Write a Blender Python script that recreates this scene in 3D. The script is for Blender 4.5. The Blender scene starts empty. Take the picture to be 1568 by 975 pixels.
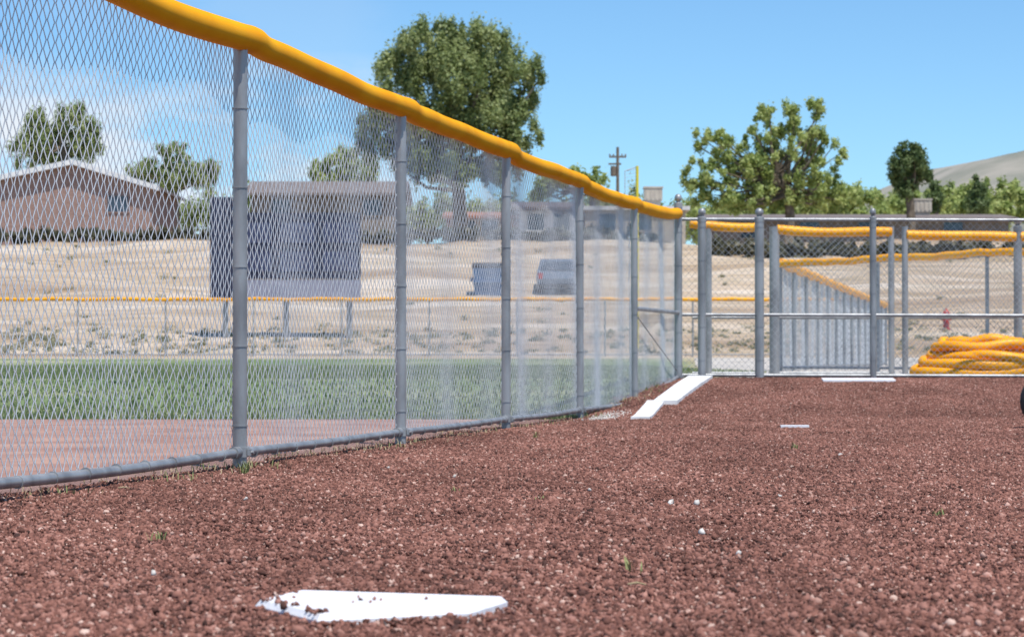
import bpy, math, random
import numpy as np
from mathutils import Vector, Matrix
random.seed(5); rng=np.random.default_rng(5)
scene=bpy.context.scene
F=3726.0; HC=0.5          # focal length (survey px) and eye height
def sx(u,d): return (u-784.0)/F*d       # survey bearing -> metres right of the axis at range d
def sz(v,d): return HC+(548.0-v)/F*d    # survey elevation -> metres above the bullpen floor at range d
YS=[-80,20,22,24.5,26.4,74,80,130,150,400,4000]; ZS=[0,0,.07,.2,.28,.28,.56,6.7,7,8,8]
def hgt(x,y): return float(np.interp(y,YS,ZS))
# ---------------------------------------------------------------- materials
def newmat(name):
    m=bpy.data.materials.new(name); m.use_nodes=True
    nt=m.node_tree; b=nt.nodes['Principled BSDF']; return m,nt,b
def ramp(nt,stops):
    r=nt.nodes.new('ShaderNodeValToRGB'); e=r.color_ramp.elements
    while len(e)<len(stops): e.new(0.5)
    for i,(p,c) in enumerate(stops):
        e[i].position=p; e[i].color=(c[0],c[1],c[2],1)
    return r
def noisemat(name,c1,c2,scale=5,rough=.8,metal=0,bump=0,bscale=None,detail=4,lo=.35,hi=.65,stretch=None):
    m,nt,b=newmat(name)
    tc=nt.nodes.new('ShaderNodeNewGeometry'); n=nt.nodes.new('ShaderNodeTexNoise')
    n.inputs['Scale'].default_value=scale; n.inputs['Detail'].default_value=detail
    src=tc.outputs['Position']
    if stretch:
        mp=nt.nodes.new('ShaderNodeMapping'); mp.inputs['Scale'].default_value=stretch
        nt.links.new(src,mp.inputs[0]); src=mp.outputs[0]
    nt.links.new(src,n.inputs['Vector'])
    r=ramp(nt,[(lo,c1),(hi,c2)]); nt.links.new(n.outputs['Fac'],r.inputs[0])
    nt.links.new(r.outputs[0],b.inputs['Base Color'])
    b.inputs['Roughness'].default_value=rough; b.inputs['Metallic'].default_value=metal
    if bump:
        n2=nt.nodes.new('ShaderNodeTexNoise'); n2.inputs['Scale'].default_value=bscale or scale*4
        n2.inputs['Detail'].default_value=4
        nt.links.new(src,n2.inputs['Vector'])
        bp=nt.nodes.new('ShaderNodeBump'); bp.inputs['Strength'].default_value=bump; bp.inputs['Distance'].default_value=.01
        nt.links.new(n2.outputs['Fac'],bp.inputs['Height']); nt.links.new(bp.outputs[0],b.inputs['Normal'])
    return m
M_post=noisemat('galvanised_pipe',(.235,.24,.25),(.38,.39,.40),9,.42,.4,bump=.15,bscale=60,stretch=(1,1,.3))
M_wire=noisemat('galvanised_wire',(.62,.65,.69),(.78,.80,.83),12,.42,.15)
M_wire2=noisemat('galvanised_wire_dull',(.34,.36,.39),(.50,.52,.55),12,.45,.2)
M_pad=noisemat('yellow_plastic_guard',(.87,.35,.004),(.94,.43,.008),3,.42,0)
M_pad.node_tree.nodes['Principled BSDF'].inputs['Specular IOR Level'].default_value=.3
M_white=noisemat('white_rubber',(.74,.74,.78),(.85,.85,.88),14,.55,0,bump=.2,bscale=90)
M_board=noisemat('white_painted_board',(.62,.62,.62),(.84,.84,.84),6,.7)
M_pebw=noisemat('pale_pebble',(.42,.38,.34),(.75,.72,.68),40,.8)
M_bark=noisemat('bark',(.09,.07,.05),(.20,.16,.12),3,.9,bump=.4)
M_weed=noisemat('weed_green',(.14,.19,.06),(.28,.30,.12),12,.8)
M_straw=noisemat('straw',(.35,.27,.15),(.5,.40,.25),20,.9)
M_dark=noisemat('black_rubber',(.012,.012,.014),(.03,.03,.032),20,.7)
M_glass=noisemat('window_glass',(.03,.05,.08),(.06,.09,.13),2,.12)
M_navy=noisemat('navy_panel',(.012,.016,.045),(.02,.027,.065),1.2,.7)
M_navy2=noisemat('scoreboard_face',(.03,.036,.09),(.06,.075,.15),2.0,.6)
M_greyp=noisemat('grey_panel',(.22,.22,.30),(.30,.30,.38),2,.6)
M_brick=noisemat('pale_brick',(.25,.155,.13),(.35,.235,.20),6,.9)  # red-brown brick colour, made paler to lower the wall's contrast
M_trim=noisemat('white_trim',(.65,.65,.65),(.8,.8,.8),5,.6)
M_shingle=noisemat('shingle',(.14,.11,.10),(.22,.18,.165),4,.9)
M_stucco=noisemat('stucco',(.42,.36,.30),(.52,.46,.38),2,.9)
M_white_wall=noisemat('pale_wall',(.55,.55,.56),(.68,.68,.69),2,.8)
M_brownwall=noisemat('brown_wall',(.16,.14,.12),(.24,.20,.17),2,.9)
M_terra=noisemat('terracotta_roof',(.30,.13,.08),(.42,.2,.13),5,.85)
M_red=noisemat('hydrant_red',(.38,.03,.025),(.5,.05,.04),8,.4)
M_blue=noisemat('blue_paint',(.07,.15,.30),(.10,.20,.38),6,.5)
M_carpaint=noisemat('car_paint',(.14,.18,.24),(.18,.22,.28),6,.3,.2)
M_yellow=noisemat('yellow_pole',(.6,.5,.03),(.7,.58,.05),6,.5)
M_wood=noisemat('pole_wood',(.13,.10,.08),(.22,.18,.14),6,.9)
M_dirt=noisemat('infield_dirt',(.29,.15,.115),(.43,.26,.20),1.6,.95,bump=.5,bscale=30,detail=8)
M_lot=noisemat('pale_gravel_lot',(.40,.36,.32),(.54,.50,.45),.8,.95,bump=.4,bscale=20,detail=8)
def mat_stone():
    m,nt,b=newmat('lava_cinder')
    a=nt.nodes.new('ShaderNodeAttribute'); a.attribute_name='tone'
    r=ramp(nt,[(0,(.050,.024,.019)),(.3,(.14,.060,.045)),(.6,(.255,.115,.086)),(.85,(.37,.19,.15)),(1,(.58,.41,.34))])
    nt.links.new(a.outputs['Fac'],r.inputs[0])
    g=nt.nodes.new('ShaderNodeNewGeometry'); n=nt.nodes.new('ShaderNodeTexNoise'); n.inputs['Scale'].default_value=.8; n.inputs['Detail'].default_value=6
    mp=nt.nodes.new('ShaderNodeMapping'); mp.inputs['Scale'].default_value=(1.6,.7,1); nt.links.new(g.outputs['Position'],mp.inputs[0])
    nt.links.new(mp.outputs[0],n.inputs['Vector'])
    r2=ramp(nt,[(.3,(.78,.75,.74)),(.7,(1.28,1.28,1.28))]); nt.links.new(n.outputs['Fac'],r2.inputs[0])
    mx=nt.nodes.new('ShaderNodeMix'); mx.data_type='RGBA'; mx.blend_type='MULTIPLY'; mx.inputs[0].default_value=1
    nt.links.new(r.outputs[0],mx.inputs[6]); nt.links.new(r2.outputs[0],mx.inputs[7])
    nt.links.new(mx.outputs[2],b.inputs['Base Color']); b.inputs['Roughness'].default_value=.9
    b.inputs['Specular IOR Level'].default_value=.3
    return m
M_stone=mat_stone()
M_gbase=noisemat('cinder_bed',(.08,.035,.026),(.16,.068,.050),60,.95,bump=1,bscale=150)
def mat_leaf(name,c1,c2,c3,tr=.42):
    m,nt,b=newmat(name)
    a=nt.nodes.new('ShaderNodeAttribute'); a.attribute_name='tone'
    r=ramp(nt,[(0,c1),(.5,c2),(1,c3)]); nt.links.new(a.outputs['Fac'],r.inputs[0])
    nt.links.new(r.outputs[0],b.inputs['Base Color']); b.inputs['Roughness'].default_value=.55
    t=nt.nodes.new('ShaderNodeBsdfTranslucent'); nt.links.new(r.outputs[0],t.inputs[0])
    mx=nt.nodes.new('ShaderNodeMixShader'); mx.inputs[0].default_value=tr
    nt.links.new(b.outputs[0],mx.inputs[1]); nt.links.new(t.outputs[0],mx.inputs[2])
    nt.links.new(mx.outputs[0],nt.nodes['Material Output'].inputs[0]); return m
L_olive=mat_leaf('leaf_olive',(.14,.19,.06),(.28,.345,.125),(.42,.47,.21))
L_bright=mat_leaf('leaf_bright',(.19,.26,.07),(.34,.42,.12),(.50,.55,.20))
L_dark=mat_leaf('leaf_dark',(.06,.10,.035),(.12,.18,.06),(.20,.26,.10))
L_shrub=mat_leaf('leaf_shrub',(.07,.07,.04),(.13,.13,.075),(.20,.18,.11))
L_weed=mat_leaf('leaf_weed',(.18,.20,.10),(.28,.28,.16),(.42,.38,.26))
L_turf=mat_leaf('turf_blade',(.12,.18,.07),(.20,.26,.11),(.36,.36,.20))
# ---------------------------------------------------------------- mesh helpers
class MB:
    def __init__(s): s.v=[]; s.f=[]; s.mi=[]; s.n=0
    def add(s,vs,fs,mi=0):
        o=s.n; s.v.extend([tuple(p) for p in vs]); s.n+=len(vs)
        for f in fs: s.f.append(tuple(i+o for i in f)); s.mi.append(mi)
    def box(s,c,d,rz=0,mi=0,rx=0):
        R=Matrix.Rotation(rz,3,'Z')@Matrix.Rotation(rx,3,'X'); vs=[]
        for z in(-.5,.5):
            for y in(-.5,.5):
                for x in(-.5,.5): vs.append(Vector(c)+R@Vector((x*d[0],y*d[1],z*d[2])))
        s.add(vs,[(0,2,3,1),(4,5,7,6),(0,1,5,4),(2,6,7,3),(0,4,6,2),(1,3,7,5)],mi)
    def tube(s,pts,rad,sides=10,mi=0,caps=True):
        pts=[Vector(p) for p in pts]; n=len(pts)
        if not hasattr(rad,'__len__'): rad=[rad]*n
        vs=[]; fs=[]
        t=(pts[1]-pts[0]).normalized(); ref=Vector((0,0,1)) if abs(t.z)<.9 else Vector((1,0,0))
        for i in range(n):
            t=(pts[min(i+1,n-1)]-pts[max(i-1,0)]).normalized()
            a=t.cross(ref).normalized(); b=a.cross(t)
            for k in range(sides):
                th=2*math.pi*k/sides; vs.append(pts[i]+rad[i]*(math.cos(th)*a+math.sin(th)*b))
        for i in range(n-1):
            for k in range(sides):
                k2=(k+1)%sides; fs.append((i*sides+k,i*sides+k2,(i+1)*sides+k2,(i+1)*sides+k))
        if caps: fs.append(tuple(range(sides))[::-1]); fs.append(tuple((n-1)*sides+k for k in range(sides)))
        s.add(vs,fs,mi)
    def rev(s,c,prof,segs=16,mi=0,axis='Z'):
        vs=[];fs=[];c=Vector(c)
        for r,z in prof:
            for k in range(segs):
                th=2*math.pi*k/segs; p=(r*math.cos(th),r*math.sin(th),z)
                if axis=='X': p=(p[2],p[0],p[1])
                if axis=='Y': p=(p[0],p[2],p[1])
                vs.append(c+Vector(p))
        for i in range(len(prof)-1):
            for k in range(segs):
                k2=(k+1)%segs; fs.append((i*segs+k,i*segs+k2,(i+1)*segs+k2,(i+1)*segs+k))
        s.add(vs,fs,mi)
    def obj(s,name,mats,parent=None,smooth=True,angle=40):
        me=bpy.data.meshes.new(name); me.from_pydata(s.v,[],s.f)
        for m in (mats if isinstance(mats,list) else [mats]): me.materials.append(m)
        me.polygons.foreach_set('material_index',s.mi)
        if smooth:
            me.polygons.foreach_set('use_smooth',[True]*len(me.polygons))
            try: me.set_sharp_from_angle(angle=math.radians(angle))
            except Exception: pass
        me.update()
        o=bpy.data.objects.new(name,me); scene.collection.objects.link(o)
        if parent: o.parent=parent
        return o
def empty(name,loc=(0,0,0)):
    e=bpy.data.objects.new(name,None); scene.collection.objects.link(e); e.empty_display_size=.2; return e
def npmesh(name,V,Fc,mat,tone=None,parent=None,smooth=False,link=True):
    V=np.asarray(V,np.float32); Fc=np.asarray(Fc,np.int32)
    me=bpy.data.meshes.new(name); k=Fc.shape[1]
    me.vertices.add(len(V)); me.vertices.foreach_set('co',V.ravel())
    me.loops.add(Fc.size); me.loops.foreach_set('vertex_index',Fc.ravel())
    me.polygons.add(len(Fc)); me.polygons.foreach_set('loop_start',np.arange(0,Fc.size,k,dtype=np.int32))
    if smooth: me.polygons.foreach_set('use_smooth',np.ones(len(Fc),bool))
    me.update(calc_edges=True)
    if tone is not None:
        a=me.attributes.new('tone','FLOAT','POINT'); a.data.foreach_set('value',np.asarray(tone,np.float32))
    me.materials.append(mat)
    if not link: return me
    o=bpy.data.objects.new(name,me); scene.collection.objects.link(o)
    if parent: o.parent=parent
    return o
# ---------------------------------------------------------------- chain link
def chainlink(name,p0,p1,zb0,zb1,zt0,zt1,D,r,mat,parent,noff=0.0):
    p0=np.array(p0,float);p1=np.array(p1,float);L=np.linalg.norm(p1-p0);u=(p1-p0)/L;n=np.array([-u[1],u[0]])
    w=D/2; NW=int(L/w); K=int(round((zt0-zb0)/w))+1
    i=np.arange(NW)[:,None]; k=np.arange(K)[None,:]
    par=(k+i)%2
    s=(i+par)*w + rng.normal(0,D*.018,(NW,K)); q=s/L
    zb=zb0+(zb1-zb0)*q; zt=zt0+(zt1-zt0)*q
    z=zb+(zt-zb)*k/(K-1)+ .005*np.sin(s*3.1)+rng.normal(0,.0012,(NW,1))
    warp=.012*np.sin(s*2.1+z*1.3)+.008*np.sin(s*5.3+1)
    off=np.where(par==1,r,-r)+noff+warp
    S=4; th=np.arange(S)*2*math.pi/S+math.pi/4
    du=r*1.414*np.cos(th); dn=r*np.sin(th)
    su=s[...,None]+du; nn=off[...,None]+dn
    X=p0[0]+su*u[0]+nn*n[0]; Y=p0[1]+su*u[1]+nn*n[1]; Z=np.broadcast_to(z[...,None],X.shape)
    V=np.stack([X,Y,Z],-1).reshape(-1,3)
    base=((np.arange(NW)[:,None]*K+np.arange(K-1)[None,:])*S).ravel()
    fs=[]
    for a in range(S):
        b=(a+1)%S; fs.append(np.stack([base+a,base+b,base+S+b,base+S+a],1))
    return npmesh(name,V,np.concatenate(fs),mat,parent=parent,smooth=True)
def padtube(mb,path,R,pitch=.024,sides=14,depth=.0045):
    fn,L=path; n=int(L/pitch)*2+1; pts=[];rad=[]
    for i in range(n):
        t=L*i/(n-1); pts.append(fn(t)); rr=R(t) if callable(R) else R
        rad.append(rr+(depth if i%2 else -depth))
    mb.tube(pts,rad,sides)
# ================================================================= ground
xs=np.concatenate([np.arange(-2500,-100,120),np.arange(-100,100,1.25),np.arange(100,2600,120)])
ys=np.concatenate([np.arange(-30,160,1.0),np.arange(160,400,12),np.arange(400,4200,200)])
GX,GY=np.meshgrid(xs,ys); GZ=np.interp(GY,YS,ZS)
rough=np.clip((GY-82)/20,0,1)*np.clip((400-GY)/100,0,1)
GZ=GZ+rough*(.12*np.sin(GX*.31+GY*.2)+.06*np.sin(GX*.83-GY*.41)+.03*np.sin(GX*1.7+GY*1.3))-.012
V=np.stack([GX,GY,GZ],-1).reshape(-1,3); nx=len(xs);ny=len(ys)
b=(np.arange(ny-1)[:,None]*nx+np.arange(nx-1)[None,:]).ravel()
Fc=np.stack([b,b+1,b+nx+1,b+nx],1)
tone=((GY<79)&(GX<.068*GY+.5)).astype(float).ravel()
def mat_ground():
    m,nt,bs=newmat('ground_soil_and_grass')
    g=nt.nodes.new('ShaderNodeNewGeometry')
    def nz(s,d=6,stretch=None):
        n=nt.nodes.new('ShaderNodeTexNoise'); n.inputs['Scale'].default_value=s; n.inputs['Detail'].default_value=d
        if stretch:
            mp=nt.nodes.new('ShaderNodeMapping'); mp.inputs['Scale'].default_value=stretch
            nt.links.new(g.outputs['Position'],mp.inputs[0]); nt.links.new(mp.outputs[0],n.inputs['Vector'])
        else: nt.links.new(g.outputs['Position'],n.inputs['Vector'])
        return n
    n1=nz(.16,9,(.4,2.2,4)); r1=ramp(nt,[(.34,(.36,.255,.17)),(.5,(.50,.385,.275)),(.66,(.62,.52,.42))]); nt.links.new(n1.outputs['Fac'],r1.inputs[0])
    n3=nz(.9,10,(.5,1.8,1)); r3=ramp(nt,[(.44,(1,1,1)),(.62,(.64,.60,.46))]); nt.links.new(n3.outputs['Fac'],r3.inputs[0])
    m1=nt.nodes.new('ShaderNodeMix'); m1.data_type='RGBA'; m1.blend_type='MULTIPLY'; m1.inputs[0].default_value=.75
    nt.links.new(r1.outputs[0],m1.inputs[6]); nt.links.new(r3.outputs[0],m1.inputs[7])
    n2=nz(.45,9,(.5,1,1)); r2=ramp(nt,[(.3,(.10,.16,.055)),(.5,(.17,.225,.09)),(.66,(.36,.36,.22))]); nt.links.new(n2.outputs['Fac'],r2.inputs[0])
    a=nt.nodes.new('ShaderNodeAttribute'); a.attribute_name='tone'
    m2=nt.nodes.new('ShaderNodeMix'); m2.data_type='RGBA'
    nt.links.new(a.outputs['Fac'],m2.inputs[0]); nt.links.new(m1.outputs[2],m2.inputs[6]); nt.links.new(r2.outputs[0],m2.inputs[7])
    nt.links.new(m2.outputs[2],bs.inputs['Base Color']); bs.inputs['Roughness'].default_value=.95
    nb=nz(6,8); bp=nt.nodes.new('ShaderNodeBump'); bp.inputs['Strength'].default_value=.4; bp.inputs['Distance'].default_value=.06
    nt.links.new(nb.outputs['Fac'],bp.inputs['Height']); nt.links.new(bp.outputs[0],bs.inputs['Normal'])
    return m
npmesh('ground',V,Fc,mat_ground(),tone,smooth=True)
def fx(d): return .1989*d-3.433     # fence line
def strip(name,yl,left,right,dz,mat,nxs=12):
    V=[];Fs=[]
    for y in yl:
        for k in range(nxs+1):
            q=k/nxs; x=left(y)*(1-q)+right(y)*q; V.append((x,y,hgt(x,y)+dz))
    w=nxs+1
    for j in range(len(yl)-1):
        for k in range(nxs): Fs.append((j*w+k,j*w+k+1,(j+1)*w+k+1,(j+1)*w+k))
    return npmesh(name,V,Fs,mat,smooth=True)
yl=[y for y in np.arange(-4,26.46,.5)]+[26.45]
strip('gravel_bed',yl,lambda y:fx(y)-.12,lambda y:14.0,.0,M_gbase)
strip('infield_dirt',[y for y in np.arange(-4,20.1,1)],lambda y:-40,lambda y:fx(y)-.125,-.003,M_dirt)
strip('gravel_lot',[26.46]+[y for y in np.arange(27,79,1)]+[79],lambda y:.068*y+.55,lambda y:40,-.003,M_lot)
# ================================================================= gravel
def ico():
    t=(1+5**.5)/2
    v=np.array([(-1,t,0),(1,t,0),(-1,-t,0),(1,-t,0),(0,-1,t),(0,1,t),(0,-1,-t),(0,1,-t),(t,0,-1),(t,0,1),(-t,0,-1),(-t,0,1)],float)
    v/=np.linalg.norm(v[0])
    f=np.array([(0,11,5),(0,5,1),(0,1,7),(0,7,10),(0,10,11),(1,5,9),(5,11,4),(11,10,2),(10,7,6),(7,1,8),(3,9,4),(3,4,2),(3,2,6),(3,6,8),(3,8,9),(4,9,5),(2,4,11),(6,2,10),(8,6,7),(9,8,1)])
    return v,f
IV,IF=ico()
def stones(P,R,tone=None):
    N=len(P)
    v=np.repeat(IV[None],N,0)*rng.uniform(.45,1.45,(N,12,1))*rng.uniform(.6,1.35,(N,1,3))
    q=rng.normal(size=(N,4)); q/=np.linalg.norm(q,axis=1,keepdims=True); w,x,y,z=q.T
    M=np.stack([1-2*(y*y+z*z),2*(x*y-z*w),2*(x*z+y*w),2*(x*y+z*w),1-2*(x*x+z*z),2*(y*z-x*w),2*(x*z-y*w),2*(y*z+x*w),1-2*(x*x+y*y)],1).reshape(N,3,3)
    v=np.einsum('nij,nkj->nki',M,v)*R[:,None,None]+P[:,None,:]
    f=(IF[None]+np.arange(N)[:,None,None]*12).reshape(-1,3)
    if tone is None: tone=np.clip(rng.normal(.47,.24,N),0,1)
    return v.reshape(-1,3),f,np.repeat(tone,12)
gravel=empty('gravel')
patches=[]
PR=.42
for i in range(4):
    N=6600
    a=rng.uniform(0,2*math.pi,N); r=PR*np.sqrt(rng.uniform(0,1,N))
    R=np.clip(rng.lognormal(math.log(.0034),.42,N),.0017,.0100)
    bump=.004*np.sin(r*30+a*2+i)*(1-r/PR)
    P=np.stack([r*np.cos(a),r*np.sin(a),rng.uniform(-.003,.006,N)+bump+R*.25],1)
    v,f,t=stones(P,R); patches.append(npmesh('stone_patch_%d'%i,v,f,M_stone,t,link=False))
cnt=0
y=3.2
while y<26.4:
    hw=.21*y+1.2
    x=max(fx(y)+.2,-hw)
    while x<hw:
        px=x+random.uniform(-.1,.1); py=min(y+random.uniform(-.1,.1),26.1)
        if px>fx(py)+.22:
            o=bpy.data.objects.new('patch_%d'%cnt,random.choice(patches)); cnt+=1
            sl=math.atan((hgt(0,py+.2)-hgt(0,py-.2))/.4)
            o.rotation_euler=(Matrix.Rotation(sl,3,'X')@Matrix.Rotation(random.uniform(-.012,.012),3,'Y')@Matrix.Rotation(random.uniform(0,6.28),3,'Z')).to_euler()
            o.location=(px,py,hgt(px,py)+random.uniform(-.002,.003)); scene.collection.objects.link(o); o.parent=gravel
        x+=.5
    y+=.46
N=26000; yy=rng.uniform(4,26.3,N); xx=fx(yy)+rng.uniform(-.1,.35,N); zz=np.interp(yy,YS,ZS)+rng.uniform(0,.006,N)
v,f,t=stones(np.stack([xx,yy,zz],1),np.clip(rng.lognormal(math.log(.005),.3,N),.003,.012)); npmesh('fringe_stones',v,f,M_stone,t,parent=gravel)
N=900; yy=4+22*rng.uniform(0,1,N)**1.3; xx=rng.uniform(-1,1,N)*(.21*yy+1); ok=xx>fx(yy)+.1; xx=xx[ok];yy=yy[ok]
v,f,t=stones(np.stack([xx,yy,np.interp(yy,YS,ZS)+.008],1),rng.uniform(.005,.009,len(xx))); npmesh('loose_stones',v,f,M_stone,t,parent=gravel)
# ---- home plate
B=np.array([-.432,4.95]);C=np.array([0.0,4.81]); d=(C-B)/np.linalg.norm(C-B); C=B+d*.445; pp=np.array([d[1],-d[0]])
poly=[B,B+pp*.22,(B+C)/2+pp*.44,C+pp*.22,C]
cen=sum(poly)/5
mb=MB(); n=5; ZT=.031
rings=[(1.0,-.02),(1.0,ZT-.012),(.95,ZT)]
vs=[]
for s_,z in rings:
    for p in poly: q=cen+(p-cen)*s_; vs.append((q[0],q[1],z))
fs=[]
for j in range(2):
    for k in range(n): fs.append((j*n+k,j*n+(k+1)%n,(j+1)*n+(k+1)%n,(j+1)*n+k))
fs.append(tuple(range(2*n,3*n))); mb.add(vs,fs); mb.obj('home_plate',M_white,smooth=False)
P=[];R=[]
for k in range(22):      # cinder kicked over the near-left edges
    t=random.random()**1.1; s=random.uniform(0,1)
    q=poly[1]*(1-t)+poly[2]*t; q=q*(1-s*.16)+cen*s*.16
    r=random.uniform(.003,.007); P.append((q[0],q[1],ZT+r*.4)); R.append(r)
for k in range(13):
    q=poly[1]+(poly[0]-poly[1])*random.uniform(.0,.7)+d*random.uniform(-.01,.07); r=random.uniform(.003,.006); P.append((q[0],q[1],ZT+r*.4)); R.append(r)
for k in range(7):
    w=np.array([random.random() for _ in range(5)]); w/=w.sum(); q=sum(a*b_ for a,b_ in zip(w,poly)); r=random.uniform(.003,.005); P.append((q[0],q[1],ZT+r*.4)); R.append(r)
for e in ((0,1),(1,2),(2,3)):
    for k in range(190):
        t=random.random(); q=poly[e[0]]*(1-t)+poly[e[1]]*t; out=(q-cen)/np.linalg.norm(q-cen); q=q+out*random.uniform(.004,.035)
        r=random.uniform(.003,.007); P.append((q[0],q[1],random.uniform(.003,.018))); R.append(r)
v,f,t=stones(np.array(P),np.array(R)); npmesh('spilled_stones',v,f,M_stone,t,parent=gravel)
spots=[(373,770),(1070,822),(1018,775),(905,755),(40,930),(230,886),(1142,855),(690,735),(1195,765),(1075,776),(1280,700),(600,720)]
P=[];R=[]
for (u,v_) in spots:
    dd=HC*F/(v_-548)
    P.append((sx(u,dd)+random.uniform(-.02,.02),dd,hgt(0,dd)+.014)); R.append(random.uniform(.007,.011))
v,f,t=stones(np.array(P),np.array(R)); npmesh('pale_pebbles',v,f,M_pebw,t,parent=gravel)
def tuft(mb,x,y,z,h,n,mi=0,spread=.03,wd=.002):
    for i in range(n):
        a=random.uniform(0,6.28); l=h*random.uniform(.5,1); b0=Vector((x+random.uniform(-spread,spread),y+random.uniform(-spread,spread),z))
        dr=Vector((math.cos(a),math.sin(a),0)); sd=Vector((-dr.y,dr.x,0))*wd
        p1=b0+dr*l*.2+Vector((0,0,l*.6)); p2=b0+dr*l*.55+Vector((0,0,l))
        mb.add([b0-sd,b0+sd,p1+sd,p1-sd,p2],[(0,1,2,3),(3,2,4)],mi)
mb=MB()
for (u,v_,h,n_) in [(375,727,.07,30),(1437,793,.03,14),(1215,690,.045,18),(240,830,.028,12),(970,880,.045,8),(825,768,.025,8),(700,755,.025,8),(820,672,.05,16)]:
    dd=HC*F/(v_-548); tuft(mb,sx(u,dd),dd,hgt(0,dd)+.006,h,n_,spread=.02)
for k in range(110):
    dd=random.uniform(7,25); tuft(mb,fx(dd)+random.uniform(-.15,.08),dd,hgt(0,dd)+.003,random.uniform(.02,.05),14,random.choice((0,1,1,1)),spread=.14)
mb.obj('weeds',[M_weed,M_straw],smooth=False)
mb=MB()
for (u,v_) in [(975,903),(190,752)]:
    dd=HC*F/(v_-548); x=sx(u,dd); a=random.uniform(-.6,.6)
    mb.tube([(x-.02,dd-.02*a,.014),(x,dd,.017),(x+.02,dd+.02*a,.013)],[.002,.003,.0015],6)
mb.obj('dry_twigs',M_straw)
# ================================================================= sideline fence
sf=empty('chain_link_fence')
U=Vector((.1989,1,0)).normalized(); Nf=Vector((-1,.1989,0)).normalized()
PD=[1.95,4.98,8.02,11.05,14.03,17.05,20.07,23.1,26.3]
def zr(d): return float(np.interp(d,[0,23.1,26.3],[.072,.075,.30]))
def zt(d): return float(np.interp(d,[0,23.1,26.3],[1.93,1.93,2.03]))
def ballcap(mb,x,y,z,r):
    mb.rev((x,y,z),[(r*1.08,-.05),(r*1.1,0),(r*.6,.012),(r*.5,.02),(r*.85,.035),(r*.95,.06),(r*.8,.085),(r*.4,.10),(0.001,.104)],16)
def post(mb,x,y,z0,z1,r,cap=False):
    mb.tube([(x,y,z0),(x,y,z1)],r,18)
    if cap: ballcap(mb,x,y,z1,r)
mb=MB()
for i,dd in enumerate(PD):
    x=fx(dd); last=i==len(PD)-1
    post(mb,x,dd,-.1,zt(dd)+(.14 if last else 0),.043 if last else .0325,cap=last)
    z=zr(dd)+.12
    while z<zt(dd)-.05:
        mb.tube([(x,dd,z-.003),(x,dd,z+.003)],.0365 if not last else .047,14)
        p=Vector((x,dd,z))+Nf*.03; mb.tube([p-U*.02,p+U*.03+Vector((0,0,.01))],.003,5); z+=.36
    c=Vector((x,dd,zr(dd)))
    mb.tube([c-Vector((0,0,.022)),c+Vector((0,0,.022))],.040,16)
    mb.tube([c-U*.10,c-U*.03],.0265,14); mb.tube([c+U*.03,c+U*.10],.0265,14)
    mb.box(c-Nf*.045,(.016,.03,.03)); mb.tube([c-Nf*.04,c-Nf*.066],.007,8)
mb.obj('posts',M_post,sf)
mb=MB()
for a,b_ in zip(PD[:-1],PD[1:]):
    n=8; pts=[]; sag=random.uniform(.005,.014)
    for k in range(n+1):
        dd=a+(b_-a)*k/n; pts.append((fx(dd),dd,zr(dd)-sag*math.sin(math.pi*k/n)))
    mb.tube(pts,.0205,14)
    mb.tube([(fx(a),a,zt(a)-.0),(fx(b_),b_,zt(b_))],.021,12)
    k=a+.2
    while k<b_-.1:
        c=Vector((fx(k),k,zr(k)-.008)); mb.tube([c-U*.003,c+U*.003],.0245,10); k+=.32
a,b_=PD[-2],PD[-1]
mb.tube([(fx(a),a,.97),(fx(b_),b_,.99)],.021,12)
mb.tube([(fx(a),a,.93),(fx(b_)-.02,b_-.1,.36)],.006,6)
mb.obj('rails',M_post,sf)
chainlink('mesh',(fx(.5)+Nf.x*.036,.5+Nf.y*.036),(fx(23.1)+Nf.x*.036,23.1+Nf.y*.036),.045,.045,1.92,1.92,.074,.0022,M_wire,sf)
chainlink('mesh_end',(fx(23.1)+Nf.x*.036,23.1+Nf.y*.036),(fx(26.3)+Nf.x*.036,26.3+Nf.y*.036),.045,.27,1.92,2.02,.074,.0019,M_wire,sf)
L=26.3*1.0196
jj=[random.uniform(.7,1.3) for _ in PD]
def pathpad(t):
    dd=t/1.0196+.4
    dd=min(dd,26.25); z=zt(dd)+.020
    hump=sum(q_*.019*math.exp(-((dd-p-.15)/(.12 if dd>p+.15 else .5))**2) for p,q_ in zip(PD,jj))
    z+=hump+.009*math.sin(dd*1.7)+.002*math.sin(dd*6.1)-.008
    lat=.008*math.sin(dd*2.3+1)+.002*math.sin(dd*7)
    return Vector((fx(dd),dd,z))-Nf*(.004+lat)
def Rpad(t):
    dd=t/1.0196+.4
    return .056+sum(.005*math.exp(-((dd-p-.12)/.10)**2) for p in PD)+.0015*math.sin(dd*3.1)
mb=MB(); padtube(mb,(pathpad,L-.45),Rpad); mb.obj('rail_guard',M_pad,sf,angle=180)
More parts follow.
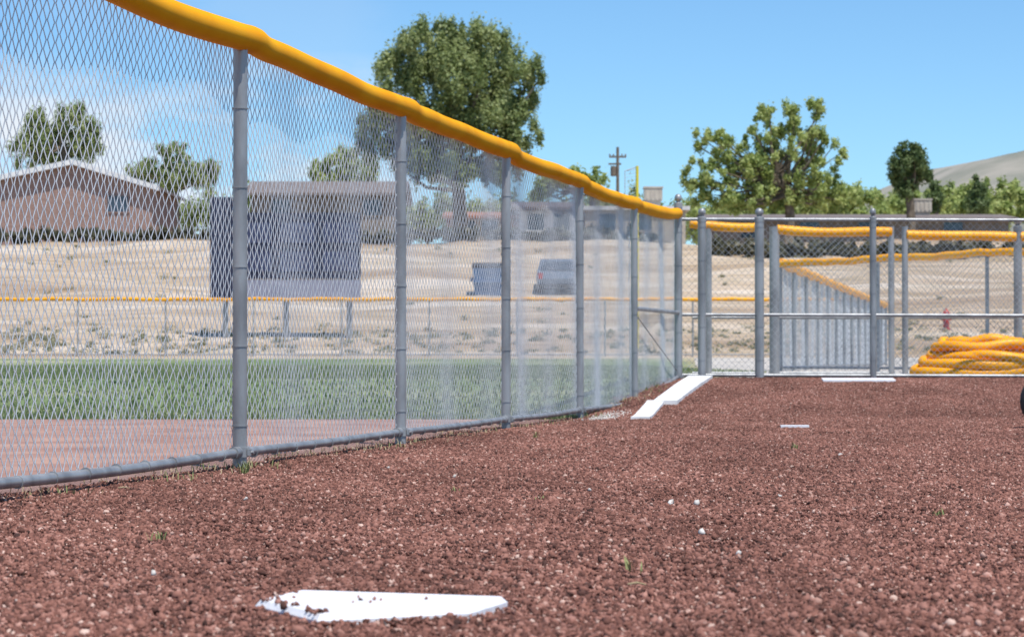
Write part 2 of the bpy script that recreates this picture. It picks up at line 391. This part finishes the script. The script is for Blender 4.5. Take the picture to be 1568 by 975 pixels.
# ================================================================= back fence
bf=empty('chain_link_fence'); YB=26.4; zB=.28
mb=MB()
for u,r,cap in [(1075,.045,1),(1163,.05,1),(1337,.036,1),(1700,.036,1),(1880,.036,1),(2060,.045,1)]:
    x=sx(u,YB); post(mb,x,YB,zB-.1,sz(333,YB),r,cap)
    z=zB+.2
    while z<2.0: mb.tube([(x,YB,z-.004),(x,YB,z+.004)],r+.004,14); z+=.36
x0=sx(1040,YB);x1=sx(2060,YB)
for z in (2.005,.97,zB+.035): mb.tube([(x0,YB,z),(x1,YB,z-.02)],.019,12)
mb.obj('frame',M_post,bf)
chainlink('mesh',(x0,YB+.03),(x1,YB+.03),zB+.02,zB+.02,2.0,2.0,.072,.0021,M_wire2,bf)
b2=empty('chain_link_fence'); Y2=28.9
mb=MB()
for u,r,cap in [(1085,.04,0),(1186,.06,0),(1365,.036,0),(1386,.036,0),(1559,.05,1),(1760,.04,0),(2000,.04,0)]:
    x=sx(u,Y2); post(mb,x,Y2,zB-.1,sz(347,Y2),r,cap)
for ua,ub in [(1060,1160),(1186,1365),(1386,1559),(1559,2000)]:
    for z in (zB+.04,.98): mb.tube([(sx(ua,Y2),Y2,z),(sx(ub,Y2),Y2,z)],.02,10)
mb.obj('frame',M_post,b2)
mb=MB()
for k,(ua,va,ub,vb) in enumerate([(1056,343,1160,347),(1190,351,1366,356),(1388,358,1556,362),(1562,362,2000,370)]):
    A=Vector((sx(ua,Y2),Y2,sz(va,Y2)));Bq=Vector((sx(ub,Y2),Y2,sz(vb,Y2)));Lq=(Bq-A).length
    padtube(mb,(lambda t,A=A,Bq=Bq,Lq=Lq:A.lerp(Bq,t/Lq)+Vector((0,.01*math.sin(t*3),.010*math.sin(t*4+A.x)-.012*math.sin(math.pi*t/Lq))),Lq),lambda t:.056+.002*math.sin(t*7),sides=12)
mb.obj('rail_guard',M_pad,b2,angle=180)
chainlink('mesh',(sx(1190,Y2),Y2+.04),(sx(2000,Y2),Y2+.04),zB+.02,zB+.02,1.95,1.9,.075,.0017,M_wire2,b2)
def runfence(name,p0,p1,h,sp,wire=True,D=.08,r=.0019,padr=.055,pr=.03,wm=None):
    e=empty(name); L=math.dist(p0,p1); n=max(1,round(L/sp)); mb=MB(); 
    P=[(p0[0]+(p1[0]-p0[0])*i/n,p0[1]+(p1[1]-p0[1])*i/n) for i in range(n+1)]
    for x,y in P: post(mb,x,y,hgt(x,y)-.2,hgt(x,y)+h,pr)
    pts=[(x,y,hgt(x,y)+h-.02) for x,y in P]; mb.tube(pts,.02,8); mb.tube([(p[0],p[1],hgt(*p)+.06) for p in P],.02,8)
    mb.obj('frame',M_post,e)
    chainlink('mesh',p0,p1,hgt(*p0)+.03,hgt(*p1)+.03,hgt(*p0)+h,hgt(*p1)+h,D,r,wm or M_wire2,e,noff=.03)
    mb=MB(); A=Vector((p0[0],p0[1],hgt(*p0)+h+.02)); Bq=Vector((p1[0],p1[1],hgt(*p1)+h+.02)); Lq=(Bq-A).length
    m=int(Lq/.25)+2; mb.tube([A.lerp(Bq,i/(m-1))+Vector((0,0,.012*math.sin(i*.7)+.01*math.sin(i*2.3))) for i in range(m)],padr,10)
    mb.obj('rail_guard',M_pad,e)
    return e
c0=(sx(1195,41),41)
runfence('chain_link_fence',c0,(sx(1356,74),73.9),1.80,2.6,D=.09,r=.0023,wm=M_wire,padr=.08,pr=.035)
runfence('chain_link_fence',c0,(sx(1700,34.5),34.5),1.78,3.0,padr=.06)
runfence('outfield_fence',(sx(-150,80),80),(sx(1330,80),80),1.85,3.0,D=.11,r=.002,padr=.06)
# ---- coil of yellow guard tube : stacked, overlapping loops
mb=MB()
cx,cy=sx(1512,27.65),27.65
def loop(R0,zc,seed,r0=.056,ox=0,oy=0,tilt=.02):
    rr=random.Random(seed); a1,a2,a3,ph=[rr.uniform(0,6.28) for _ in range(4)]
    turns=1.05; L_=2*math.pi*R0*turns; n=int(L_/.013); pts=[];rad=[]
    for i in range(n+1):
        T=ph+2*math.pi*turns*i/n
        R=R0*(1+.05*math.sin(2*T+a1)+.04*math.sin(3*T+a2))
        pts.append(Vector((cx+ox+R*math.cos(T),cy+oy+.8*R*math.sin(T),zc+tilt*math.sin(T+a3)+.022*math.sin(2*T+a2)+.012*math.sin(5*T+a1))))
        rad.append(r0+(.005 if i%2 else -.005))
    mb.tube(pts,rad,12)
ly=[(.85,.345),(.73,.34),(.60,.34),(.80,.43),(.66,.45),(.52,.44),(.70,.525),(.58,.54),(.44,.53),(.60,.61),(.46,.625),(.32,.62),(.40,.67)]
for i,(R0,zc) in enumerate(ly):
    loop(R0,zc,100+i,ox=random.uniform(-.10,.10),oy=random.uniform(-.03,.03),tilt=random.uniform(.02,.06) if i>2 else .01)
mb.obj('rail_guard_coil',M_pad,angle=180)
# ================================================================= boards, rubbers
def board(name,quad,th,mat=M_board,div=8):
    mb=MB(); vs=[];fs=[]
    for j in range(div+1):
        q=j/div
        l=(np.array(quad[0])*(1-q)+np.array(quad[3])*q); r=(np.array(quad[1])*(1-q)+np.array(quad[2])*q)
        zl=hgt(*l);zr_=hgt(*r); vs+= [(l[0],l[1],zl-.03),(l[0],l[1],zl+th),(r[0],r[1],zr_+th),(r[0],r[1],zr_-.03)]
    for j in range(div):
        a=j*4
        for k in range(4): fs.append((a+k,a+(k+1)%4,a+4+(k+1)%4,a+4+k))
    fs.append((0,1,2,3)); fs.append((div*4+3,div*4+2,div*4+1,div*4)); mb.add(vs,fs); return mb.obj(name,mat,smooth=True,angle=30)
board('edging_board',[(.95,19.5),(1.10,19.5),(1.40,22.3),(1.24,22.3)],.03)
board('edging_board',[(1.28,22.1),(1.50,22.1),(2.16,26.2),(1.90,26.2)],.04)
board('bullpen_plate',[(3.26,25.5),(4.02,25.5),(4.06,25.95),(3.30,25.95)],.028,M_white,3)
board('pitching_rubber',[(1.90,17.2),(2.10,17.2),(2.11,17.34),(1.91,17.34)],.024,M_white,2)
N=500; yy=rng.normal(20.2,.35,N); xx=fx(yy)+.22+rng.normal(0,.06,N)
v,f,t=stones(np.stack([xx,yy,np.interp(yy,YS,ZS)+rng.uniform(.004,.012,N)],1),rng.uniform(.003,.008,N)); npmesh('lime_spill',v,f,M_pebw,t)
mb=MB(); wc=Vector((sx(1605,17),17,.20))
mb.rev(wc,[(.12,-.035),(.165,-.045),(.19,-.03),(.2,0),(.19,.03),(.165,.045),(.12,.035),(.12,-.035)],28,0,'Y')
mb.rev(wc,[(.12,-.01),(.03,-.02),(.03,.02),(.12,.01)],20,1,'Y'); mb.tube([wc-Vector((0,.06,0)),wc+Vector((0,.06,0))],.012,8,1)
mb.obj('cart_wheel',[M_dark,M_post])
# ================================================================= fire hydrant
mb=MB(); hx,hy=sx(1449,88),88; hz=hgt(hx,hy)-.02
mb.rev((hx,hy,hz),[(.17,0),(.17,.05),(.11,.06),(.11,.48),(.15,.49),(.15,.53),(.13,.54),(.12,.62),(.07,.70),(.03,.72),(.03,.77),(.001,.78)],16)
mb.rev((hx-.11,hy,hz+.4),[(.001,-.08),(.06,-.08),(.06,0),(.05,.1)],12,0,'X'); mb.rev((hx+.11,hy,hz+.4),[(.05,-.1),(.06,0),(.06,.08),(.001,.08)],12,0,'X')
mb.rev((hx,hy-.11,hz+.36),[(.001,-.1),(.08,-.1),(.08,0),(.07,.1)],12,0,'Y'); mb.obj('fire_hydrant',M_red)
# ================================================================= scoreboard
e=empty('scoreboard'); D=85; x0=sx(322,D);x1=sx(552,D);xm=sx(357,D); zt_=sz(326,D);zb_=sz(427,D);zl=sz(458,D)
mb=MB()
mb.box(((x0+xm)/2,D,(sz(302,D)+zl)/2),(xm-x0-.01,.3,sz(302,D)-zl)); mb.box(((xm+x1)/2,D,(zt_+zb_)/2),(x1-xm,.3,zt_-zb_)); mb.obj('cabinet',M_navy,e,False)
mb=MB(); mb.box(((xm+x1)/2,D,(zl+zb_)/2-.01),(x1-xm,.26,zb_-zl-.02)); mb.obj('lower_sign',M_greyp,e,False)
mb=MB()
for i in range(3):
    for j in range(2):
        mb.box((xm+.75+i*1.5,D-.16,zb_+.6+j*1.0),(1.2,.03,.7))
mb.obj('panels',M_navy2,e,False)
mb=MB()
for x in (x0+.5,(x0+x1)/2,x1-.4): mb.tube([(x,D+.25,hgt(x,D)-.3),(x,D+.25,zt_-.1)],.1,10)
mb.obj('legs',M_post,e)
# ================================================================= buildings
def house(name,u0,u1,d,vtop,vridge,wall,roof,depth=9,gable=True,wins=(),trim=M_trim,flat=False,uridge=None,over=.5):
    e=empty(name); x0=sx(u0,d);x1=sx(u1,d);zw=sz(vtop,d);zg=hgt(0,d)-1.2; zrg=sz(vridge,d)
    mb=MB(); mb.box(((x0+x1)/2,d+depth/2,(zg+zw)/2),(x1-x0,depth,zw-zg))
    xr=sx(uridge,d) if uridge else (x0+x1)/2
    if gable and not flat:
        mb.add([(x0,d,zw),(x1,d,zw),(xr,d,zrg),(x0,d+depth,zw),(x1,d+depth,zw),(xr,d+depth,zrg)],[(0,1,2),(3,5,4)])
    mb.obj('walls',wall,e,False)
    mb=MB(); t=.18
    if flat:
        mb.box(((x0+x1)/2,d+depth/2,zw+.13),(x1-x0+.5,depth+.5,.24))
    elif gable:
        for xa in (x0-over,x1+over):
            zz=zw-(zrg-zw)*over/abs(xr-xa)
            vs=[(xa,d-over,zz),(xr,d-over,zrg),(xr,d+depth+over,zrg),(xa,d+depth+over,zz)]
            vs=[(a,b,c+.02) for a,b,c in vs]; vs+=[(a,b,c+t) for a,b,c in vs]
            mb.add(vs,[(0,1,2,3),(7,6,5,4),(0,4,5,1),(3,2,6,7),(0,3,7,4)])
    else:
        yr=d+depth/2
        for ya in (d-over,d+depth+over):
            vs=[(x0-over,ya,zw),(x1+over,ya,zw),(x1+over,yr,zrg),(x0-over,yr,zrg)]; vs+=[(a,b,c+t) for a,b,c in vs]
            mb.add(vs,[(0,1,2,3),(7,6,5,4),(0,4,5,1),(0,3,7,4),(1,5,6,2)])
        for xx in (x0,x1): mb.add([(xx,d,zw),(xx,d+depth,zw),(xx,yr,zrg)],[(0,1,2)])
    mb.obj('roof',roof,e,False)
    if gable and not flat:
        mb=MB()
        for xa in (x0-over,x1+over):
            zz=zw-(zrg-zw)*over/abs(xr-xa)
            mb.add([(xa,d-over-.03,zz-.1),(xr,d-over-.03,zrg-.1),(xr,d-over-.03,zrg+.22),(xa,d-over-.03,zz+.22),(xa,d-over-.003,zz-.1),(xr,d-over-.003,zrg-.1),(xr,d-over-.003,zrg+.22),(xa,d-over-.003,zz+.22)],[(0,1,2,3),(7,6,5,4),(0,4,5,1),(3,2,6,7)])
        mb.obj('fascia',trim,e,False)
    mb=MB();mb2=MB()
    for (u,v,w,h) in wins:
        x=sx(u,d);z=sz(v,d)
        mb.box((x,d-.01,z),(w,.06,h)); 
        for sxx in (-1,1): mb2.box((x+sxx*(w/2+.03),d-.03,z),(.06,.1,h+.12))
        for sz_ in (-1,1): mb2.box((x,d-.03,z+sz_*(h/2+.03)),(w,.1,.06))
    if wins: mb.obj('windows',M_glass,e,False); mb2.obj('window_frames',wall,e,False)
    return e
house('brick_house',-60,232,150,287,250,M_brick,M_shingle,depth=11,uridge=112,wins=[(180,312,1.3,1.0)])
house('shingled_house',384,610,155,300,274,M_brownwall,M_shingle,gable=False,wins=[(430,318,1.2,1.0),(570,318,1.2,1)])
house('stucco_house',690,784,150,335,322,M_stucco,M_terra,gable=False,wins=[(715,350,1,1),(750,350,1,1)])
house('white_house',795,884,148,322,306,M_white_wall,M_shingle,gable=False,wins=[(820,340,1,1),(860,340,1,1)])
house('flat_roof_building',896,1050,146,322,316,M_stucco,M_white_wall,flat=True,wins=[(930,340,1,1),(985,340,1,1)])
def cooler(u,v,d):
    mb=MB(); xx=sx(u,d); mb.box((xx,d,sz(v,d)),(1.1,1.1,.75)); mb.box((xx,d,sz(v,d)+.42),(1.2,1.2,.1)); mb.box((xx,d,sz(v,d)-.5),(.9,.9,.3))
    for k in range(4): mb.box((xx-.4+.27*k,d-.57,sz(v,d)),(.1,.04,.55))
    mb.obj('rooftop_cooler',M_stucco,smooth=False)
cooler(1000,298,150)
house('long_low_building',1090,1545,152,338,326,M_brownwall,M_shingle,gable=False,wins=[(1150,352,1.2,1),(1240,352,1.2,1),(1330,352,1.2,1),(1460,352,1.2,1)])
cooler(1412,316,156)
mb=MB(); D=170; x=sx(946,D); mb.tube([(x,D,6),(x,D,sz(225,D))],[.15,.10],10)
mb.box((x,D,sz(240,D)),(1.2,.12,.12)); mb.box((x-.2,D,sz(251,D)),(.9,.12,.12))
for s_ in(-.55,-.3,.3,.55): mb.rev((x+s_,D,sz(240,D)+.07),[(.04,0),(.07,.06),(.04,.12),(.001,.16)],8)
mb.rev((x-.3,D,sz(270,D)),[(.001,0),(.2,.02),(.2,.7),(.001,.75)],10); mb.obj('utility_pole',M_wood)
mb=MB(); D=82; x=sx(976,D); mb.tube([(x,D,.4),(x,D,sz(254,D))],.05,12)
xa=sx(957,D)
mb.tube([(xa,D,sz(262,D)),(x,D,sz(255,D))],.02,6,1); mb.tube([(xa,D,sz(262,D)),(xa,D,sz(310,D))],.015,6,1)
for k in range(9): z=sz(262+5*k,D); mb.tube([(xa,D,z),(x,D,z+.06)],.006,4,1)
mb.obj('foul_pole',[M_yellow,M_wire2])
mb=MB(); D=100; x=sx(750,D); z=hgt(x,D)
mb.add([(x-.62,D-.5,z),(x+.62,D-.5,z),(x+.7,D-.75,z+1.15),(x-.7,D-.75,z+1.15),(x-.62,D+.5,z),(x+.62,D+.5,z),(x+.7,D+.6,z+1.35),(x-.7,D+.6,z+1.35)],[(0,1,2,3),(5,4,7,6),(4,0,3,7),(1,5,6,2),(0,4,5,1)])
mb.box((x-.36,D-.07,z+1.29),(.7,1.4,.05),rx=.147,mi=1); mb.box((x+.36,D-.07,z+1.29),(.7,1.4,.05),rx=.147,mi=1)
mb.box((x-.75,D-.1,z+.7),(.12,.8,.15)); mb.box((x+.75,D-.1,z+.7),(.12,.8,.15)); mb.box((x,D-.66,z+.6),(1.3,.06,.06))
mb.obj('dumpster',[M_blue,M_dark],smooth=False)
def car(name,u,D,paint):
    e=empty(name); x=sx(u,D); z=hgt(x,D)+.0
    prof=[(-2.2,.35),(-2.25,.75),(-2.15,1.02),(-1.9,1.08),(-1.75,1.5),(-1.4,1.58),(.3,1.56),(.95,1.08),(2.0,.95),(2.2,.7),(2.2,.35)]
    mb=MB(); n=len(prof); vs=[]
    for w in (-.9,-.86,.86,.9):
        for a,b in prof:
            ww=w if b<1.1 else w*.82
            vs.append((x+ww,D+2.2+a,z+b))
    fs=[tuple(range(n))[::-1],tuple(range(3*n,4*n))]
    for j in range(3):
        for k in range(n): fs.append((j*n+k,j*n+(k+1)%n,(j+1)*n+(k+1)%n,(j+1)*n+k))
    mb.add(vs,fs); mb.obj('body',paint,e,angle=25)
    mb=MB(); mb.add([(x-.74,D+.27,z+1.12),(x+.74,D+.27,z+1.12),(x+.64,D+.42,z+1.46),(x-.64,D+.42,z+1.46)],[(0,1,2,3)])
    for s_ in (-1,1): mb.add([(x+s_*.80,D+.7,z+1.12),(x+s_*.80,D+2.9,z+1.12),(x+s_*.755,D+2.5,z+1.46),(x+s_*.755,D+.8,z+1.46)],[(0,1,2,3)])
    mb.obj('windows',M_glass,e,False)
    mb=MB()
    for s_ in (-.78,.78):
        for yy in (D+.9,D+3.6): mb.rev((x+s_,yy,z+.33),[(.001,-.11),(.24,-.11),(.33,-.09),(.33,.09),(.24,.11),(.001,.11)],18,0,'X')
    mb.box((x,D-.06,z+.45),(1.7,.1,.16)); mb.obj('wheels_and_bumper',M_dark,e)
    mb=MB(); 
    for s_ in (-.76,.76): mb.box((x+s_,D-.02,z+.86),(.18,.06,.24))
    mb.obj('tail_lights',M_red,e,False)
car('parked_car',856,100,M_carpaint)
# ================================================================= vegetation
def leaves(C,R3,cid_tone,per,size,seed,up=.35,rand=.8):
    r=np.random.default_rng(seed); n=len(C)
    idx=np.repeat(np.arange(n),per) ; N=len(idx)
    d=r.normal(size=(N,3)); d/=np.linalg.norm(d,axis=1,keepdims=True)
    rad=r.uniform(0,1,N)**.45*(1+.35*r.normal(size=N).clip(-1,2.4))
    P=C[idx]+d*R3[idx]*rad[:,None]
    nrm=d+r.normal(size=(N,3))*rand+np.array([0,0,up]); nrm/=np.linalg.norm(nrm,axis=1,keepdims=True)
    t=np.cross(nrm,r.normal(size=(N,3))); t/=np.linalg.norm(t,axis=1,keepdims=True)+1e-9; b=np.cross(nrm,t)
    s=size*r.uniform(.5,1.35,N)[:,None]
    V=np.stack([P-t*s*.5,P+b*s*.32,P+t*s*.5,P-b*s*.32],1).reshape(-1,3)
    Fq=np.arange(N*4).reshape(-1,4)
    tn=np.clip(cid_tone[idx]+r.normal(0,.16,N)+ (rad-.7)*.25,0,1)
    return V,Fq,np.repeat(tn,4)
def tree(name,u,d,vbase,lobes,mat,nclump=70,per=260,lsize=.28,tr=.35,seed=1,vfork=None,stretch=1.2,crad=(.22,.4),limbs=26,fill=.82):
    r=np.random.default_rng(seed); e=empty(name)
    bx=sx(u,d); bz=hgt(bx,d)-.3
    C=[];R3=[]
    areas=np.array([l[2]*l[3] for l in lobes],float); areas/=areas.sum()
    for (lu,lv,ru,rv),ar in zip(lobes,areas):
        c=np.array([sx(lu,d),d,sz(lv,d)]); rr=np.array([ru/F*d,ru/F*d*.9,rv/F*d])
        m=max(3,int(nclump*ar))
        for _ in range(m):
            q=r.normal(size=3); q/=np.linalg.norm(q); q*=r.uniform(.2,1)**.5
            C.append(c+q*rr*fill); k=r.uniform(*crad)*min(rr[0],rr[2])**.6*1.3
            R3.append(np.array([k,k,k*stretch*r.uniform(.8,1.3)]))
    C=np.array(C);R3=np.array(R3)
    V,Fq,t=leaves(C,R3,r.uniform(.12,.9,len(C)),per,lsize,seed+9)
    npmesh('foliage',V,Fq,mat,t,parent=e)
    mb=MB(); zf=sz(vfork,d) if vfork else C[:,2].min()
    top=np.array([C[:,0].mean(),d,C[:,2].max()*.25+C[:,2].mean()*.75])
    base=np.array([bx,d,bz]); fork=np.array([bx+.1,d,zf])
    mid=(base+fork)/2+np.array([.15,0,0])
    mb.tube([base,base+(mid-base)*.15,mid,fork,(fork*2+top)/3,top],[tr*1.4,tr*1.05,tr*.9,tr*.8,tr*.5,tr*.15],10)
    for j in r.choice(len(C),min(limbs,len(C)),replace=False):
        s0=r.uniform(0,.6); a=fork*(1-s0)+top*s0; c=C[j]
        m1=a*.5+c*.5+np.array([0,0,-.15*np.linalg.norm(c-a)])*.8+r.normal(0,.15,3)
        mb.tube([a,a*.75+m1*.25+np.array([0,0,-.05]),m1,c],[tr*.38,tr*.3,tr*.2,tr*.06],6)
    mb.obj('trunk_and_limbs',M_bark,e); return e
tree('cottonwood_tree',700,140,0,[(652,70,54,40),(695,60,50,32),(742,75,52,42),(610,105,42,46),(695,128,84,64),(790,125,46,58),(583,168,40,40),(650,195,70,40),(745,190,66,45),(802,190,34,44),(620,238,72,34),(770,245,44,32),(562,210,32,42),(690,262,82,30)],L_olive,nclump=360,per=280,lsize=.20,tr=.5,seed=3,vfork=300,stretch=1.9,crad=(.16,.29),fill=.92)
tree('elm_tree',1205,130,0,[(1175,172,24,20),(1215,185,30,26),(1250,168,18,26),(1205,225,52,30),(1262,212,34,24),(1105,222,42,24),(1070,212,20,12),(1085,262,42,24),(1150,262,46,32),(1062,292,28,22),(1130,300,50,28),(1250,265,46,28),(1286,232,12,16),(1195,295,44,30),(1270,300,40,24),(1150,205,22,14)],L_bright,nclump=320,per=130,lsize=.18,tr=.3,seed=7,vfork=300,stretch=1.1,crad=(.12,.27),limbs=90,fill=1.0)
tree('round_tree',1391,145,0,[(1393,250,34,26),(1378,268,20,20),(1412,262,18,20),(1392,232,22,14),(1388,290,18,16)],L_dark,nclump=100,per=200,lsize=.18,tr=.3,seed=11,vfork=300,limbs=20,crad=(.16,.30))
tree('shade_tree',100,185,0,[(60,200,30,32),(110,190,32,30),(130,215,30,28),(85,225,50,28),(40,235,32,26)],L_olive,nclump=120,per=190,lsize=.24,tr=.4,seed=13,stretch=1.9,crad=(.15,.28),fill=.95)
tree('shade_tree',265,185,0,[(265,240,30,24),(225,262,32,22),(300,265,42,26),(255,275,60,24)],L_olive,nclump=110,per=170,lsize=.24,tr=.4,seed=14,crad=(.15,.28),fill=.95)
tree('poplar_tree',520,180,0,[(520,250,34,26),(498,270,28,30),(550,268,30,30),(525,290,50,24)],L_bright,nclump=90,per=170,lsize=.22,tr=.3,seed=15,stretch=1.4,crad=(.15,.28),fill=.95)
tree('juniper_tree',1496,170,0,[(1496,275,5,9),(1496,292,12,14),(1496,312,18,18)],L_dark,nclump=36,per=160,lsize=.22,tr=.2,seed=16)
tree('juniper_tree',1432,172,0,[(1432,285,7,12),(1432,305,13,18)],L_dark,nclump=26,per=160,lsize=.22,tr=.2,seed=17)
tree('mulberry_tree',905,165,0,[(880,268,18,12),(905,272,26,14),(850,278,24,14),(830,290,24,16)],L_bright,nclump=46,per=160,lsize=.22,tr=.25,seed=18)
def mass(name,spec,mat,seed,per,lsize):
    r=np.random.default_rng(seed); C=[];R3=[]
    for (u,v,d,ru,rv) in spec:
        c=np.array([sx(u,d),d,sz(v,d)]); k=ru/F*d; kz=rv/F*d
        for _ in range(4):
            C.append(c+r.normal(0,.5,3)*np.array([k,k,kz*.8])); R3.append(np.array([k*.6,k*.6,kz*.7]))
    V,Fq,t=leaves(np.array(C),np.array(R3),r.uniform(.1,.85,len(C)),per,lsize,seed)
    npmesh(name,V,Fq,mat,t)
sp=[]
for u in range(-160,1060,16): sp.append((u+random.uniform(-8,8),random.choice([322,330,338]),random.uniform(185,215),random.uniform(14,24),random.uniform(18,34)))
mass('distant_tree_line',sp,L_olive,31,150,.38)
sp=[]
for u in range(1040,1760,11):
    top=float(np.interp(u,[1040,1080,1270,1310,1350,1420,1480,1568,1700],[315,318,282,286,300,290,285,290,280]))
    for q in range(2): sp.append((u+random.uniform(-6,6),top+14+q*24+random.uniform(-7,7),random.uniform(175,215),random.uniform(11,18),random.uniform(12,20)))
mass('distant_tree_line',sp,L_bright,32,140,.34)
sp=[(u+random.uniform(-6,6),385+random.uniform(-3,3),121+random.uniform(-1.5,1.5),random.uniform(9,15),random.uniform(10,16)) for u in range(1075,1700,9)]
mass('hedge',sp,L_shrub,33,90,.3)
sp=[(u+random.uniform(-6,6),362+random.uniform(-4,4),131+random.uniform(-1.5,1.5),random.uniform(9,15),random.uniform(6,11)) for u in range(-100,1000,12)]
mass('hedge',sp,L_shrub,36,60,.3)
r=np.random.default_rng(40); C=[];R3=[]
for _ in range(520):
    yy=r.uniform(81,128) if r.random()<.22 else r.uniform(80.6,88); xx=r.uniform(-.23,.24)*yy*1.1; s=r.uniform(.05,.17)
    C.append((xx,yy,hgt(xx,yy)+s*.3)); R3.append((s*2.2,s*2.2,s))
V,Fq,t=leaves(np.array(C),np.array(R3),r.uniform(.1,1,len(C)),50,.10,41); npmesh('bank_shrubs',V,Fq,L_weed,t)
r=np.random.default_rng(44); N=50000; yy=20+ (r.uniform(0,1,N)**1.6)*58; xx=-.24*yy-1+r.uniform(0,1,N)*(.24*yy+1+fx(yy).clip(-9,4))
z=np.interp(yy,YS,ZS)-.01; h=r.uniform(.02,.055,N); a=r.uniform(0,6.28,N); w=r.uniform(.006,.02,N)
P0=np.stack([xx-np.cos(a)*w,yy-np.sin(a)*w,z],1);P1=np.stack([xx+np.cos(a)*w,yy+np.sin(a)*w,z],1);P2=np.stack([xx+r.normal(0,.02,N),yy+r.normal(0,.02,N),z+h],1)
npmesh('grass',np.stack([P0,P1,P2],1).reshape(-1,3),np.arange(N*3).reshape(-1,3),L_turf,np.repeat(r.uniform(0,1,N),3))
# ================================================================= hills
hx_=np.linspace(-1500,2500,260); hy_=np.linspace(700,1500,50)
HX,HY=np.meshgrid(hx_,hy_)
prof=np.interp(HX,[-1500,-300,0,60,100,150,210,400,900,2500],[5,5,10,34,56,72,92,115,130,90])
HZ=prof*np.sin(np.clip((HY-700)/420,0,1)*math.pi/2)+2.0*np.sin(HX*.05+HY*.02)+1.0*np.sin(HX*.17)+1.5*np.sin(HY*.05+HX*.03)-2
b=(np.arange(49)[:,None]*260+np.arange(259)[None,:]).ravel()
M_hill=noisemat('hill_scrub',(.17,.18,.14),(.34,.31,.26),.03,.95,detail=10)
npmesh('hills',np.stack([HX,HY,HZ],-1).reshape(-1,3),np.stack([b,b+1,b+261,b+260],1),M_hill,smooth=True)
# ================================================================= light
sv=Vector((.22,-.36,.93)).normalized()
el=math.asin(sv.z); az=math.atan2(sv.x,sv.y)
w=bpy.data.worlds.new('World'); scene.world=w; w.use_nodes=True; nt=w.node_tree
bg=nt.nodes['Background']; sky=nt.nodes.new('ShaderNodeTexSky'); sky.sky_type='NISHITA'; sky.sun_disc=False
sky.sun_elevation=el; sky.sun_rotation=az; sky.altitude=1500; sky.dust_density=.7; sky.ozone_density=1.6
tint=nt.nodes.new('ShaderNodeMix'); tint.data_type='RGBA'; tint.blend_type='MULTIPLY'; tint.inputs[0].default_value=1
nt.links.new(sky.outputs[0],tint.inputs[6]); tint.inputs[7].default_value=(.94,1.32,1.56,1)
tc=nt.nodes.new('ShaderNodeTexCoord'); mp=nt.nodes.new('ShaderNodeMapping'); mp.inputs['Scale'].default_value=(1,1,2.4)
nt.links.new(tc.outputs['Generated'],mp.inputs[0])
nz=nt.nodes.new('ShaderNodeTexNoise'); nz.inputs['Scale'].default_value=11; nz.inputs['Detail'].default_value=9; nz.inputs['Roughness'].default_value=.6
nt.links.new(mp.outputs[0],nz.inputs['Vector'])
rc=ramp(nt,[(.44,(0,0,0)),(.60,(1,1,1))]); nt.links.new(nz.outputs['Fac'],rc.inputs[0])
sp_=nt.nodes.new('ShaderNodeSeparateXYZ'); nt.links.new(tc.outputs['Generated'],sp_.inputs[0])
def mr(src,a,b,c,d_):
    m=nt.nodes.new('ShaderNodeMapRange'); m.inputs[1].default_value=a;m.inputs[2].default_value=b;m.inputs[3].default_value=c;m.inputs[4].default_value=d_; nt.links.new(src,m.inputs[0]); return m.outputs[0]
def mul(a,b):
    m=nt.nodes.new('ShaderNodeMath'); m.operation='MULTIPLY'; nt.links.new(a,m.inputs[0])
    if isinstance(b,float): m.inputs[1].default_value=b
    else: nt.links.new(b,m.inputs[1])
    return m.outputs[0]
ma=mr(sp_.outputs[0],-.03,-.07,0,1); mc=mr(sp_.outputs[2],.125,.095,.10,1)
fac=mul(mul(mul(rc.outputs[0],ma),mc),.9)
mx=nt.nodes.new('ShaderNodeMix'); mx.data_type='RGBA'; nt.links.new(fac,mx.inputs[0]); nt.links.new(tint.outputs[2],mx.inputs[6]); mx.inputs[7].default_value=(8.8,9.2,9.7,1)
nt.links.new(mx.outputs[2],bg.inputs[0]); bg.inputs[1].default_value=.1
ld=bpy.data.lights.new('sun','SUN'); ld.energy=5.0; ld.angle=math.radians(.53); ld.color=(1,.955,.88)
lo=bpy.data.objects.new('sun',ld); scene.collection.objects.link(lo); lo.rotation_euler=sv.to_track_quat('Z','Y').to_euler()
# ================================================================= camera
cd=bpy.data.cameras.new('camera'); cam=bpy.data.objects.new('camera',cd); scene.collection.objects.link(cam); scene.camera=cam
cam.location=(0,0,HC); cam.rotation_euler=(math.radians(90)+math.atan(60.5/F),0,0)
cd.sensor_width=36; cd.lens=F/1568*36; cd.clip_start=.1; cd.clip_end=8000
cd.dof.use_dof=True; cd.dof.focus_distance=9.5; cd.dof.aperture_fstop=9.5
scene.view_settings.view_transform='Standard'; scene.view_settings.look='None'; scene.view_settings.exposure=0
